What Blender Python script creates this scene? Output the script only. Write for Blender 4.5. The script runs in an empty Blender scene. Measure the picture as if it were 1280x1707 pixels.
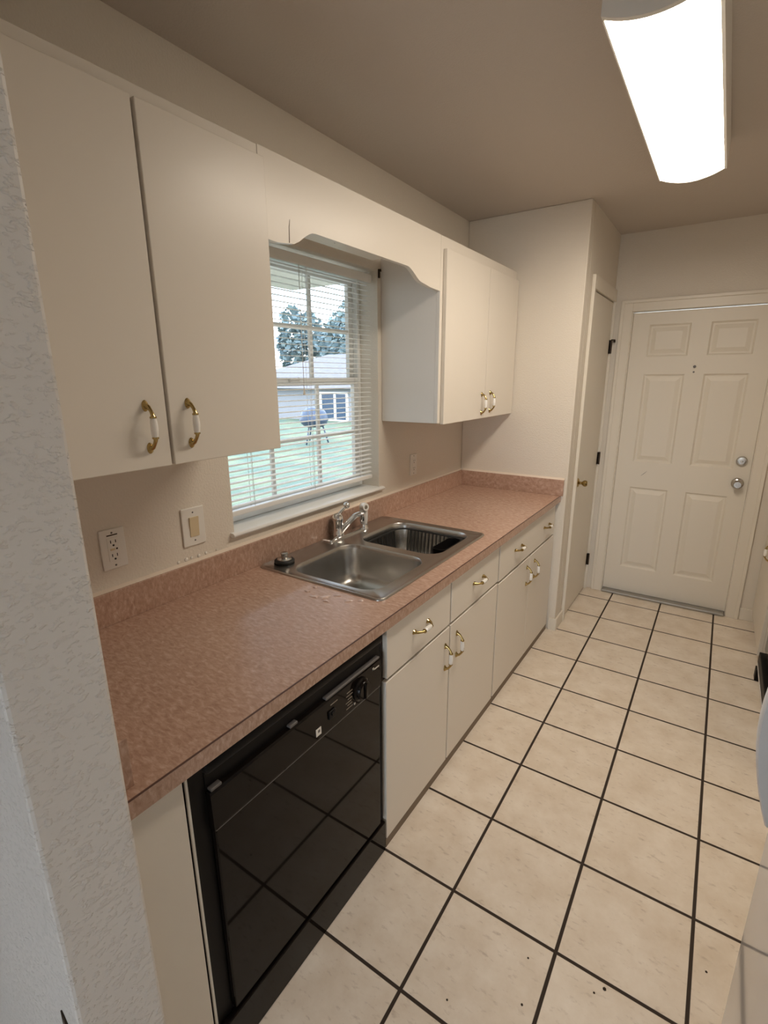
import bpy, bmesh, math, random
from mathutils import Vector, Matrix
random.seed(7)
PI = math.pi
C = bpy.context.scene.collection
sc = bpy.context.scene

# ------------------------------------------------------------------ helpers
ORG = {}

def empty(name, loc, label=None, cat=None, group=None, kind=None):
    o = bpy.data.objects.new(name, None)
    o.empty_display_size = 0.05
    C.objects.link(o)
    o.location = loc
    ORG[o.name] = Vector(loc)
    tag(o, label, cat, group, kind)
    return o

def tag(o, label=None, cat=None, group=None, kind=None):
    if label: o['label'] = label
    if cat: o['category'] = cat
    if group: o['group'] = group
    if kind: o['kind'] = kind
    return o

def obj(name, bm, mats, parent=None, smooth=False, origin=None):
    """bm is in world coordinates; the object sits at its parent's world origin (or at origin)."""
    if parent is not None:
        po = ORG[parent.name]
    else:
        po = Vector((0, 0, 0))
    wo = Vector(origin) if origin is not None else po
    bmesh.ops.recalc_face_normals(bm, faces=bm.faces[:])
    bmesh.ops.translate(bm, vec=-wo, verts=bm.verts[:])
    me = bpy.data.meshes.new(name)
    bm.to_mesh(me); bm.free()
    if not isinstance(mats, (list, tuple)): mats = [mats]
    for m in mats: me.materials.append(m)
    o = bpy.data.objects.new(name, me)
    C.objects.link(o)
    if parent is not None: o.parent = parent
    o.location = wo - po
    ORG[o.name] = wo
    if smooth:
        for p in me.polygons: p.use_smooth = True
        try:
            me.set_sharp_from_angle(angle=math.radians(38))
        except Exception:
            pass
    return o

def new(): return bmesh.new()

def box(bm, x0, x1, y0, y1, z0, z1, bev=0.0, seg=2, mat=0):
    vs = [bm.verts.new((x, y, z)) for x in (x0, x1) for y in (y0, y1) for z in (z0, z1)]
    idx = [(0, 1, 3, 2), (4, 6, 7, 5), (0, 4, 5, 1), (2, 3, 7, 6), (0, 2, 6, 4), (1, 5, 7, 3)]
    fs = [bm.faces.new([vs[i] for i in q]) for q in idx]
    for f in fs: f.material_index = mat
    if bev > 0:
        es = list({e for f in fs for e in f.edges})
        r = bmesh.ops.bevel(bm, geom=es, offset=bev, segments=seg, profile=0.5, affect='EDGES')
        for f in r['faces']: f.material_index = mat
    return bm

def B(*a, **k): return box(new(), *a, **k)

def frame_of(d):
    d = d.normalized()
    u = d.orthogonal().normalized()
    return u, d.cross(u).normalized()

def tube(bm, pts, r, n=12, cap=True, mat=0, closed=False):
    pts = [Vector(p) for p in pts]
    k = len(pts)
    rs = r if isinstance(r, (list, tuple)) else [r] * k
    rings = []
    u = None
    for i, p in enumerate(pts):
        if closed:
            d = pts[(i + 1) % k] - pts[i - 1]
        else:
            d = pts[min(i + 1, k - 1)] - pts[max(i - 1, 0)]
        d.normalize()
        if u is None:
            u, v = frame_of(d)
        else:
            u = (u - d * u.dot(d)).normalized()
            v = d.cross(u).normalized()
        rings.append([bm.verts.new(p + (u * math.cos(2 * PI * j / n) + v * math.sin(2 * PI * j / n)) * rs[i]) for j in range(n)])
    m = k if closed else k - 1
    for i in range(m):
        a, b = rings[i], rings[(i + 1) % k]
        for j in range(n):
            f = bm.faces.new((a[j], a[(j + 1) % n], b[(j + 1) % n], b[j])); f.material_index = mat; f.smooth = True
    if cap and not closed:
        f = bm.faces.new(rings[0][::-1]); f.material_index = mat
        f = bm.faces.new(rings[-1]); f.material_index = mat
    return bm

def lathe(bm, prof, center, axis='z', n=24, mat=0):
    """prof: list of (radius, height along axis) from center."""
    c = Vector(center)
    ax = {'x': Vector((1, 0, 0)), 'y': Vector((0, 1, 0)), 'z': Vector((0, 0, 1)), '-y': Vector((0, -1, 0)), '-x': Vector((-1, 0, 0))}[axis] if isinstance(axis, str) else Vector(axis).normalized()
    u, v = frame_of(ax)
    rings = []
    for (r, h) in prof:
        if r < 1e-6:
            rings.append([bm.verts.new(c + ax * h)])
        else:
            rings.append([bm.verts.new(c + ax * h + (u * math.cos(2 * PI * j / n) + v * math.sin(2 * PI * j / n)) * r) for j in range(n)])
    for a, b in zip(rings, rings[1:]):
        for j in range(n):
            j2 = (j + 1) % n
            if len(a) == 1 and len(b) == 1: continue
            if len(a) == 1: f = bm.faces.new((a[0], b[j2], b[j]))
            elif len(b) == 1: f = bm.faces.new((a[j], a[j2], b[0]))
            else: f = bm.faces.new((a[j], a[j2], b[j2], b[j]))
            f.material_index = mat; f.smooth = True
    return bm

def prism(bm, poly, axis, a0, a1, mat=0):
    """extrude polygon given in the two other axes (order x,y,z minus axis) from a0 to a1."""
    def P(p, a):
        if axis == 'x': return (a, p[0], p[1])
        if axis == 'y': return (p[0], a, p[1])
        return (p[0], p[1], a)
    A = [bm.verts.new(P(p, a0)) for p in poly]
    Bv = [bm.verts.new(P(p, a1)) for p in poly]
    n = len(poly)
    f = bm.faces.new(A); f.material_index = mat
    f = bm.faces.new(Bv[::-1]); f.material_index = mat
    for i in range(n):
        f = bm.faces.new((A[i], A[(i + 1) % n], Bv[(i + 1) % n], Bv[i])); f.material_index = mat
    return bm

def rrect(x0, x1, y0, y1, r, n=6):
    pts = []
    for cx, cy, a0 in ((x1 - r, y1 - r, 0), (x0 + r, y1 - r, 90), (x0 + r, y0 + r, 180), (x1 - r, y0 + r, 270)):
        for i in range(n + 1):
            a = math.radians(a0 + 90 * i / n)
            pts.append((cx + r * math.cos(a), cy + r * math.sin(a)))
    return pts

def loft(bm, rings, mat=0, close_last=False, smooth=True):
    R = [[bm.verts.new(p) for p in r] for r in rings]
    n = len(R[0])
    for a, b in zip(R, R[1:]):
        for j in range(n):
            f = bm.faces.new((a[j], a[(j + 1) % n], b[(j + 1) % n], b[j])); f.material_index = mat; f.smooth = smooth
    if close_last:
        f = bm.faces.new(R[-1]); f.material_index = mat
    return R

# ------------------------------------------------------------------ materials
def lin(r, g, b):
    f = lambda c: ((c / 255 + 0.055) / 1.055) ** 2.4 if c > 10 else c / 255 / 12.92
    return (f(r), f(g), f(b), 1)

def mat(name, col, rough=0.5, metal=0.0, spec=0.5, coat=0.0, bump=None, vary=None, aniso=None):
    m = bpy.data.materials.new(name); m.use_nodes = True
    nt = m.node_tree; b = nt.nodes['Principled BSDF']
    b.inputs['Base Color'].default_value = col if len(col) == 4 else (*col, 1)
    b.inputs['Roughness'].default_value = rough
    b.inputs['Metallic'].default_value = metal
    b.inputs['Specular IOR Level'].default_value = spec
    b.inputs['Coat Weight'].default_value = coat
    tc = nt.nodes.new('ShaderNodeTexCoord')
    if vary:                                            # (scale, detail, color2, lo, hi)
        n = nt.nodes.new('ShaderNodeTexNoise'); n.inputs['Scale'].default_value = vary[0]; n.inputs['Detail'].default_value = vary[1]
        nt.links.new(tc.outputs['Object'], n.inputs['Vector'])
        r = nt.nodes.new('ShaderNodeValToRGB')
        r.color_ramp.elements[0].position = vary[3]; r.color_ramp.elements[1].position = vary[4]
        r.color_ramp.elements[0].color = col if len(col) == 4 else (*col, 1)
        c2 = vary[2]; r.color_ramp.elements[1].color = c2 if len(c2) == 4 else (*c2, 1)
        nt.links.new(n.outputs['Fac'], r.inputs['Fac']); nt.links.new(r.outputs['Color'], b.inputs['Base Color'])
    if bump:                                            # (scale, detail, strength, distance, lo, hi)
        n = nt.nodes.new('ShaderNodeTexNoise'); n.inputs['Scale'].default_value = bump[0]; n.inputs['Detail'].default_value = bump[1]
        if len(bump) > 6:
            mp = nt.nodes.new('ShaderNodeMapping'); mp.inputs['Scale'].default_value = bump[6]
            nt.links.new(tc.outputs['Object'], mp.inputs['Vector']); nt.links.new(mp.outputs['Vector'], n.inputs['Vector'])
        else:
            nt.links.new(tc.outputs['Object'], n.inputs['Vector'])
        r = nt.nodes.new('ShaderNodeMapRange'); r.interpolation_type = 'SMOOTHSTEP'
        r.inputs['From Min'].default_value = bump[4]; r.inputs['From Max'].default_value = bump[5]
        nt.links.new(n.outputs['Fac'], r.inputs['Value'])
        bp = nt.nodes.new('ShaderNodeBump'); bp.inputs['Strength'].default_value = bump[2]; bp.inputs['Distance'].default_value = bump[3]
        nt.links.new(r.outputs['Result'], bp.inputs['Height']); nt.links.new(bp.outputs['Normal'], b.inputs['Normal'])
    return m

M = {}
WALL = (0.73, 0.675, 0.59)
M['wall'] = mat('wall_paint', WALL, 0.55, bump=(130, 3, 0.22, 0.0025, 0.40, 0.65))
M['stub'] = mat('knockdown_wall_paint', (0.70, 0.67, 0.635), 0.5, bump=(105, 3, 0.62, 0.003, 0.52, 0.66, (1, 0.75, 1.3)))
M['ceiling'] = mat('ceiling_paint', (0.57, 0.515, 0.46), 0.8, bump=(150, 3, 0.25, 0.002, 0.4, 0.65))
M['trim'] = mat('trim_paint', (0.74, 0.69, 0.60), 0.35)
M['door'] = mat('door_paint', (0.74, 0.69, 0.60), 0.4)
M['cab'] = mat('cabinet_laminate', (0.74, 0.69, 0.615), 0.32, spec=0.4)
M['cabside'] = mat('cabinet_side_laminate', (0.72, 0.69, 0.65), 0.4)
M['cabin'] = mat('cabinet_gap_brown_board', (0.13, 0.095, 0.07), 0.7)  # raw brown board colour showing between the upper doors
M['gap'] = mat('raw_dark_board', (0.045, 0.032, 0.024), 0.8)
M['kick'] = mat('base_board_brown', (0.20, 0.15, 0.105), 0.7)
M['white'] = mat('white_plastic', (0.78, 0.76, 0.71), 0.35)
M['ivory'] = mat('ivory_plastic', (0.66, 0.55, 0.36), 0.35)
M['blindw'] = mat('white_vinyl', (0.80, 0.80, 0.78), 0.45)
M['brass'] = mat('polished_brass', (0.44, 0.325, 0.135), 0.14, 1.0)
M['porcelain'] = mat('white_porcelain', (0.86, 0.84, 0.80), 0.12, coat=0.5)
M['chrome'] = mat('chrome', (0.78, 0.78, 0.78), 0.07, 1.0)
M['nickel'] = mat('satin_nickel', (0.55, 0.53, 0.50), 0.25, 1.0)
M['steel'] = mat('brushed_stainless', (0.50, 0.49, 0.47), 0.27, 1.0, bump=(400, 2, 0.06, 0.001, 0.3, 0.7, (1, 0.03, 1)))
M['hinge'] = mat('dark_bronze', (0.05, 0.035, 0.025), 0.4, 0.8)
M['dwblack'] = mat('black_gloss_enamel', (0.008, 0.006, 0.005), 0.04, spec=0.15)
M['black'] = mat('black_plastic', (0.008, 0.007, 0.007), 0.45, spec=0.12)
M['blacksat'] = mat('black_satin_moulding', (0.010, 0.009, 0.009), 0.4, spec=0.12)
M['grey'] = mat('grey_plastic', (0.13, 0.12, 0.115), 0.4)
M['mark'] = mat('printed_white_marking', (0.62, 0.58, 0.52), 0.5)
M['dimmark'] = mat('printed_dim_marking', (0.22, 0.18, 0.14), 0.5)
M['rubber'] = mat('black_rubber', (0.012, 0.012, 0.012), 0.6)
M['fridge'] = mat('white_appliance_enamel', (0.70, 0.70, 0.71), 0.06, spec=0.6)
M['fhandle'] = mat('grey_white_handle_plastic', (0.76, 0.78, 0.80), 0.3)
M['caulk'] = mat('caulk', (0.70, 0.60, 0.50), 0.6)
M['seam'] = mat('laminate_seam', (0.10, 0.045, 0.032), 0.5)
M['metal'] = mat('threshold_aluminium', (0.42, 0.40, 0.36), 0.4, 0.8)

def laminate():
    m = bpy.data.materials.new('pink_mottled_laminate'); m.use_nodes = True
    nt = m.node_tree; b = nt.nodes['Principled BSDF']; L = nt.links
    tc = nt.nodes.new('ShaderNodeTexCoord')
    mp = nt.nodes.new('ShaderNodeMapping'); mp.inputs['Rotation'].default_value = (0, 0, 0.6); mp.inputs['Scale'].default_value = (0.8, 2.0, 1)
    L.new(tc.outputs['Object'], mp.inputs['Vector'])
    n1 = nt.nodes.new('ShaderNodeTexNoise'); n1.inputs['Scale'].default_value = 55; n1.inputs['Detail'].default_value = 6; n1.inputs['Roughness'].default_value = 0.65; n1.inputs['Distortion'].default_value = 0.6
    L.new(mp.outputs['Vector'], n1.inputs['Vector'])
    r = nt.nodes.new('ShaderNodeValToRGB')
    e = r.color_ramp.elements
    e[0].position = 0.30; e[0].color = (0.335, 0.202, 0.146, 1)
    e[1].position = 0.72; e[1].color = (0.57, 0.41, 0.325, 1)
    x = e.new(0.5); x.color = (0.435, 0.28, 0.21, 1)
    L.new(n1.outputs['Fac'], r.inputs['Fac'])
    L.new(r.outputs['Color'], b.inputs['Base Color'])
    b.inputs['Roughness'].default_value = 0.27; b.inputs['Specular IOR Level'].default_value = 0.5
    n2 = nt.nodes.new('ShaderNodeTexNoise'); n2.inputs['Scale'].default_value = 160; n2.inputs['Detail'].default_value = 2
    L.new(tc.outputs['Object'], n2.inputs['Vector'])
    bp = nt.nodes.new('ShaderNodeBump'); bp.inputs['Strength'].default_value = 0.12; bp.inputs['Distance'].default_value = 0.001
    L.new(n2.outputs['Fac'], bp.inputs['Height']); L.new(bp.outputs['Normal'], b.inputs['Normal'])
    return m
M['lam'] = laminate()

TS, TX, TY = 0.33, 0.935, 4.1387
def tiles():
    m = bpy.data.materials.new('beige_floor_tile'); m.use_nodes = True
    nt = m.node_tree; b = nt.nodes['Principled BSDF']; L = nt.links
    tc = nt.nodes.new('ShaderNodeTexCoord'); sp = nt.nodes.new('ShaderNodeSeparateXYZ'); L.new(tc.outputs['Object'], sp.inputs[0])
    def mth(op, a, bb=None):
        n = nt.nodes.new('ShaderNodeMath'); n.operation = op
        for i, v in enumerate((a, bb)):
            if v is None: continue
            if isinstance(v, (int, float)): n.inputs[i].default_value = v
            else: L.new(v, n.inputs[i])
        return n.outputs[0]
    ds = []; cells = []
    for ax, o in ((0, TX), (1, TY)):
        t = mth('DIVIDE', mth('SUBTRACT', sp.outputs[ax], o), TS)
        cells.append(mth('FLOOR', t))
        fr = mth('FRACT', t)
        ds.append(mth('MULTIPLY', mth('MINIMUM', fr, mth('SUBTRACT', 1.0, fr)), TS))
    d = mth('MINIMUM', ds[0], ds[1])
    edge = nt.nodes.new('ShaderNodeMapRange'); edge.interpolation_type = 'SMOOTHSTEP'
    edge.inputs['From Min'].default_value = 0.0042; edge.inputs['From Max'].default_value = 0.0058
    L.new(d, edge.inputs['Value'])
    # tile colour: soft mottling + short darker streaks, offset per tile
    cv = nt.nodes.new('ShaderNodeCombineXYZ'); L.new(cells[0], cv.inputs[0]); L.new(cells[1], cv.inputs[1])
    wn = nt.nodes.new('ShaderNodeTexWhiteNoise'); wn.noise_dimensions = '2D'; L.new(cv.outputs[0], wn.inputs['Vector'])
    add = nt.nodes.new('ShaderNodeVectorMath'); add.operation = 'MULTIPLY_ADD'
    L.new(wn.outputs['Color'], add.inputs[0]); add.inputs[1].default_value = (7, 7, 7); L.new(tc.outputs['Object'], add.inputs[2])
    n1 = nt.nodes.new('ShaderNodeTexNoise'); n1.inputs['Scale'].default_value = 9; n1.inputs['Detail'].default_value = 8; n1.inputs['Roughness'].default_value = 0.62
    L.new(add.outputs[0], n1.inputs['Vector'])
    r = nt.nodes.new('ShaderNodeValToRGB'); e = r.color_ramp.elements
    e[0].position = 0.30; e[0].color = (0.69, 0.59, 0.475, 1); e[1].position = 0.66; e[1].color = (0.82, 0.74, 0.64, 1)
    L.new(n1.outputs['Fac'], r.inputs['Fac'])
    mp = nt.nodes.new('ShaderNodeMapping'); mp.inputs['Rotation'].default_value = (0, 0, 0.5); mp.inputs['Scale'].default_value = (1.0, 2.4, 1)
    L.new(add.outputs[0], mp.inputs['Vector'])
    n2 = nt.nodes.new('ShaderNodeTexNoise'); n2.inputs['Scale'].default_value = 30; n2.inputs['Detail'].default_value = 5; n2.inputs['Roughness'].default_value = 0.6
    L.new(mp.outputs['Vector'], n2.inputs['Vector'])
    s = nt.nodes.new('ShaderNodeMapRange'); s.inputs['From Min'].default_value = 0.58; s.inputs['From Max'].default_value = 0.74; s.inputs['To Max'].default_value = 0.55
    L.new(n2.outputs['Fac'], s.inputs['Value'])
    mx = nt.nodes.new('ShaderNodeMix'); mx.data_type = 'RGBA'
    L.new(s.outputs['Result'], mx.inputs['Factor']); L.new(r.outputs['Color'], mx.inputs[6]); mx.inputs[7].default_value = (0.42, 0.33, 0.26, 1)
    mg = nt.nodes.new('ShaderNodeMix'); mg.data_type = 'RGBA'
    L.new(edge.outputs['Result'], mg.inputs['Factor']); mg.inputs[6].default_value = (0.045, 0.032, 0.024, 1); L.new(mx.outputs[2], mg.inputs[7])
    L.new(mg.outputs[2], b.inputs['Base Color'])
    rr = nt.nodes.new('ShaderNodeMapRange'); rr.inputs['To Min'].default_value = 0.9; rr.inputs['To Max'].default_value = 0.36
    L.new(edge.outputs['Result'], rr.inputs['Value']); L.new(rr.outputs['Result'], b.inputs['Roughness'])
    bp = nt.nodes.new('ShaderNodeBump'); bp.inputs['Strength'].default_value = 0.6; bp.inputs['Distance'].default_value = 0.002
    L.new(edge.outputs['Result'], bp.inputs['Height']); L.new(bp.outputs['Normal'], b.inputs['Normal'])
    b.inputs['Specular IOR Level'].default_value = 0.35
    return m
M['tile'] = tiles()

def glassy(name, refl=0.06, tint=(1, 1, 1)):
    m = bpy.data.materials.new(name); m.use_nodes = True
    nt = m.node_tree; nt.nodes.clear()
    o = nt.nodes.new('ShaderNodeOutputMaterial'); t = nt.nodes.new('ShaderNodeBsdfTransparent'); g = nt.nodes.new('ShaderNodeBsdfGlossy')
    t.inputs['Color'].default_value = (*tint, 1); g.inputs['Roughness'].default_value = 0.0
    lw = nt.nodes.new('ShaderNodeLayerWeight'); lw.inputs['Blend'].default_value = 0.5
    pw = nt.nodes.new('ShaderNodeMath'); pw.operation = 'POWER'; pw.inputs[1].default_value = 5.0
    nt.links.new(lw.outputs['Facing'], pw.inputs[0])
    f = nt.nodes.new('ShaderNodeMapRange'); f.inputs['To Min'].default_value = 0.04; f.inputs['To Max'].default_value = 0.7
    nt.links.new(pw.outputs[0], f.inputs['Value'])
    mx = nt.nodes.new('ShaderNodeMixShader')
    nt.links.new(f.outputs[0], mx.inputs[0]); nt.links.new(t.outputs[0], mx.inputs[1]); nt.links.new(g.outputs[0], mx.inputs[2]); nt.links.new(mx.outputs[0], o.inputs[0])
    return m
M['glass'] = glassy('window_glass')

def emit(name, col, s):
    m = bpy.data.materials.new(name); m.use_nodes = True
    nt = m.node_tree; b = nt.nodes['Principled BSDF']
    b.inputs['Base Color'].default_value = (0.8, 0.8, 0.8, 1); b.inputs['Roughness'].default_value = 0.3
    b.inputs['Emission Color'].default_value = (*col, 1); b.inputs['Emission Strength'].default_value = s
    return m
LAMP = 27.5
M['lens'] = emit('glowing_lamp_lens', (1.0, 0.875, 0.725), LAMP)

# ------------------------------------------------------------------ the room shell
H = 2.55
YB = -3.2                    # the dining side the photographer stands in, up to the added rear wall
bm = B(-2.6, 3.3, YB, 4.30, -0.12, 0.0)
tag(obj('floor', bm, M['tile']), kind='structure')
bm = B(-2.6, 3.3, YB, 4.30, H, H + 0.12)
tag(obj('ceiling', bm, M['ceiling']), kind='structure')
WT = 0.16
oy0, oy1, oz0, oz1 = 1.165, 2.122, 1.072, 2.118
bm = new()
box(bm, -WT, 0, 0.20, oy0, 0, H); box(bm, -WT, 0, oy1, 4.30, 0, H)
box(bm, -WT, 0, oy0, oy1, 0, oz0); box(bm, -WT, 0, oy0, oy1, oz1, H)
tag(obj('wall_left', bm, M['wall']), kind='structure')
# short wall that closes the counter towards the photographer
bm = B(0.001, 0.72, 0.193, 0.326, 0, H, 0.006, 2)
tag(obj('wall_partition', bm, M['stub']), kind='structure')
bm = new(); box(bm, -2.6, -WT, 0.193, 0.30, 0, H); box(bm, -2.72, -2.6, YB, 0.30, 0, H)
tag(obj('wall_dining', bm, M['stub']), kind='structure')
bm = new(); box(bm, -2.6, 1.05, YB - 0.12, YB, 0, H); box(bm, 2.35, 3.3, YB - 0.12, YB, 0, H); box(bm, 1.05, 2.35, YB - 0.12, YB, 2.1, H)  # unseen rear wall, added with its opening shaped to set daylight from behind
tag(obj('wall_rear_unseen', bm, M['wall']), kind='structure')
# closet block at the far end of the counter
bm = new(); box(bm, 0.001, 0.717, 3.124, 3.20, 0, H, 0.004)
tag(obj('wall_end', bm, M['wall']), kind='structure')
d2y0, d2y1, d2z = 3.308, 3.945, 2.125
bm = new(); box(bm, 0.64, 0.717, 3.2005, d2y0, 0, H); box(bm, 0.64, 0.717, d2y1, 3.984, 0, H); box(bm, 0.64, 0.717, d2y0, d2y1, d2z, H)
tag(obj('wall_closet', bm, M['wall']), kind='structure')
FY = 3.985
d1x0, d1x1, d1z = 0.846, 1.660, 2.055
bm = new(); box(bm, 0.0, d1x0, FY, FY + 0.12, 0, H); box(bm, d1x1, 2.55, FY, FY + 0.12, 0, H); box(bm, d1x0, d1x1, FY, FY + 0.12, d1z, H)
tag(obj('wall_back', bm, M['wall']), kind='structure')
bm = B(2.46, 2.58, 0.35, FY - 0.001, 0, H)
tag(obj('wall_right', bm, M['wall']), kind='structure')
bm = new(); box(bm, 3.18, 3.30, YB, 0.349, 0, H); box(bm, 2.46, 3.18, 0.23, 0.349, 0, H)
tag(obj('wall_dining_right', bm, M['wall']), kind='structure')

# ---- front door: six raised panels
def panel_door(bm, x0, x1, z0, z1, yf, th, panels):
    xs = sorted({x0, x1, *[p[0] for p in panels], *[p[1] for p in panels]})
    zs = sorted({z0, z1, *[p[2] for p in panels], *[p[3] for p in panels]})
    V = {}
    def v(x, y, z):
        k = (round(x, 5), round(y, 5), round(z, 5))
        if k not in V: V[k] = bm.verts.new((x, y, z))
        return V[k]
    def inp(xa, xb, za, zb):
        return any(p[0] - 1e-6 <= xa and xb <= p[1] + 1e-6 and p[2] - 1e-6 <= za and zb <= p[3] + 1e-6 for p in panels)
    for xa, xb in zip(xs, xs[1:]):
        for za, zb in zip(zs, zs[1:]):
            if not inp(xa, xb, za, zb):
                bm.faces.new((v(xa, yf, za), v(xb, yf, za), v(xb, yf, zb), v(xa, yf, zb)))
    for (xa, xb, za, zb) in panels:
        prev = None
        for off, dep in ((0, 0), (0.010, 0.010), (0.020, 0.010), (0.046, 0.002), (0.050, 0.002)):
            ring = [v(xa + off, yf + dep, za + off), v(xb - off, yf + dep, za + off), v(xb - off, yf + dep, zb - off), v(xa + off, yf + dep, zb - off)]
            if prev:
                for j in range(4): bm.faces.new((prev[j], prev[(j + 1) % 4], ring[(j + 1) % 4], ring[j]))
            prev = ring
        bm.faces.new(prev)
    box(bm, x0, x1, yf + 0.012, yf + th, z0, z1)
    for (a, b_) in (((x0, z0), (x1, z0)), ((x1, z0), (x1, z1)), ((x1, z1), (x0, z1)), ((x0, z1), (x0, z0))):
        bm.faces.new((bm.verts.new((a[0], yf, a[1])), bm.verts.new((b_[0], yf, b_[1])), bm.verts.new((b_[0], yf + 0.013, b_[1])), bm.verts.new((a[0], yf + 0.013, a[1]))))
    return bm

D1 = empty('door_1', (1.25, 4.03, 0.0), kind='structure')
P = []
for xa, xb in ((0.955, 1.202), (1.312, 1.557)):
    for za, zb in ((1.76, 1.968), (1.03, 1.643), (0.22, 0.842)): P.append((xa, xb, za, zb))
obj('slab', panel_door(new(), d1x0 + 0.004, d1x1 - 0.004, 0.022, d1z - 0.006, 4.012, 0.045, P), M['door'], D1)
bm = new(); lathe(bm, [(0.0, 0.0), (0.034, 0.0), (0.036, 0.006), (0.030, 0.012), (0.014, 0.016), (0.012, 0.032), (0.022, 0.038), (0.029, 0.050), (0.028, 0.062), (0.020, 0.070), (0.010, 0.070), (0.009, 0.067), (0.0, 0.067)], (1.598, 4.012, 0.938), '-y')
tag(obj('door_knob', bm, M['nickel'], D1, True), 'satin nickel round door knob')
bm = new(); lathe(bm, [(0.0, 0.0), (0.032, 0.0), (0.032, 0.010), (0.026, 0.018), (0.020, 0.019), (0.012, 0.019), (0.0, 0.019)], (1.600, 4.012, 1.087), '-y'); box(bm, 1.592, 1.608, 3.978, 3.994, 1.083, 1.091, 0.002)
tag(obj('deadbolt', bm, M['nickel'], D1, True), 'round satin nickel deadbolt thumb turn')
bm = new(); lathe(bm, [(0.0, 0.0), (0.009, 0.0), (0.009, 0.004), (0.005, 0.005), (0.0, 0.004)], (1.254, 4.012, 1.690), '-y', 16)
obj('peephole', bm, M['grey'], D1, True)
bm = new(); lathe(bm, [(0.0, 0.0), (0.006, 0.0), (0.006, 0.003), (0.0, 0.003)], (1.253, 4.012, 1.655), '-y', 12); obj('screw', bm, M['grey'], D1, True)
bm = new(); tube(bm, [(1.018, 4.0118, 0.930), (1.036, 4.0118, 0.947), (1.054, 4.0118, 0.966)], [0.0006, 0.0016, 0.0006], 6)
tag(obj('scratch', bm, M['grey'], D1), 'dark diagonal scuff on the door')
# casing, stepped profile
def casing(name, segs):
    bm = new()
    for s in segs: box(bm, *s, bev=0.003, seg=2)
    tag(obj(name, bm, M['trim']), kind='structure')
cw = 0.076
casing('trim_1', [(d1x0 - cw, d1x0 - 0.001, FY - 0.016, FY - 0.0005, 0, d1z + cw), (d1x1 + 0.001, d1x1 + cw, FY - 0.016, FY - 0.0005, 0, d1z + cw), (d1x0 - 0.001, d1x1 + 0.001, FY - 0.016, FY - 0.0005, d1z, d1z + cw),
    (d1x0 - cw, d1x0 - cw + 0.022, FY - 0.024, FY - 0.015, 0, d1z + cw), (d1x1 + cw - 0.022, d1x1 + cw, FY - 0.024, FY - 0.015, 0, d1z + cw), (d1x0 - cw + 0.02, d1x1 + cw - 0.02, FY - 0.024, FY - 0.015, d1z + cw - 0.022, d1z + cw),
    (d1x0 - 0.001, d1x0 + 0.003, FY, FY + 0.10, 0, d1z), (d1x1 - 0.003, d1x1 + 0.001, FY, FY + 0.10, 0, d1z)])
bm = B(d1x0 + 0.004, d1x1 - 0.004, 3.955, 4.06, 0.0005, 0.020, 0.006)
tag(obj('trim_2', bm, M['metal']), kind='structure')
# closet door: flat slab in the side wall
D2 = empty('door_2', (0.70, 3.62, 0.0), kind='structure')
obj('slab', B(0.682, 0.722, d2y0 + 0.003, d2y1 - 0.003, 0.012, d2z - 0.006, 0.002), M['door'], D2)
bm = new(); lathe(bm, [(0.0, 0.0), (0.030, 0.0), (0.031, 0.004), (0.024, 0.010), (0.010, 0.014), (0.009, 0.030), (0.016, 0.036), (0.021, 0.045), (0.0205, 0.056), (0.014, 0.063), (0.0, 0.065)], (0.722, 3.368, 0.958), 'x')
tag(obj('door_knob', bm, M['brass'], D2, True), 'small polished brass door knob')
for i, z in enumerate((1.83, 1.045, 0.25)):
    bm = new(); tube(bm, [(0.733, 3.944, z - 0.045), (0.733, 3.944, z + 0.045)], 0.008, 10); box(bm, 0.7215, 0.7245, 3.925, 3.950, z - 0.045, z + 0.045)
    if i == 0:
        tube(bm, [(0.733, 3.944, z + 0.047), (0.750, 3.960, z + 0.047)], 0.004, 8); tube(bm, [(0.750, 3.958, z + 0.049), (0.752, 3.960, z + 0.030)], 0.007, 8)
    tag(obj('hinge', bm, M['hinge'], D2, True), 'dark bronze hinge')
casing('trim_3', [(0.7175, 0.737, d2y0 - 0.030, d2y0 - 0.001, 0, d2z + 0.075), (0.7175, 0.737, d2y1 + 0.008, FY - 0.026, 0, d2z + 0.075), (0.7175, 0.737, d2y0 - 0.001, d2y1 + 0.008, d2z, d2z + 0.075)])
# baseboards
bm = new(); box(bm, 0.675, 0.730, 3.111, 3.1235, 0, 0.085, 0.003); box(bm, 0.7175, 0.730, 3.1235, d2y0 - 0.031, 0, 0.085, 0.003)
tag(obj('baseboard_end', bm, M['trim']), kind='structure')
bm = B(d1x1 + cw + 0.001, 2.45, FY - 0.013, FY - 0.0005, 0, 0.085, 0.003)
tag(obj('baseboard_back', bm, M['trim']), kind='structure')

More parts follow.
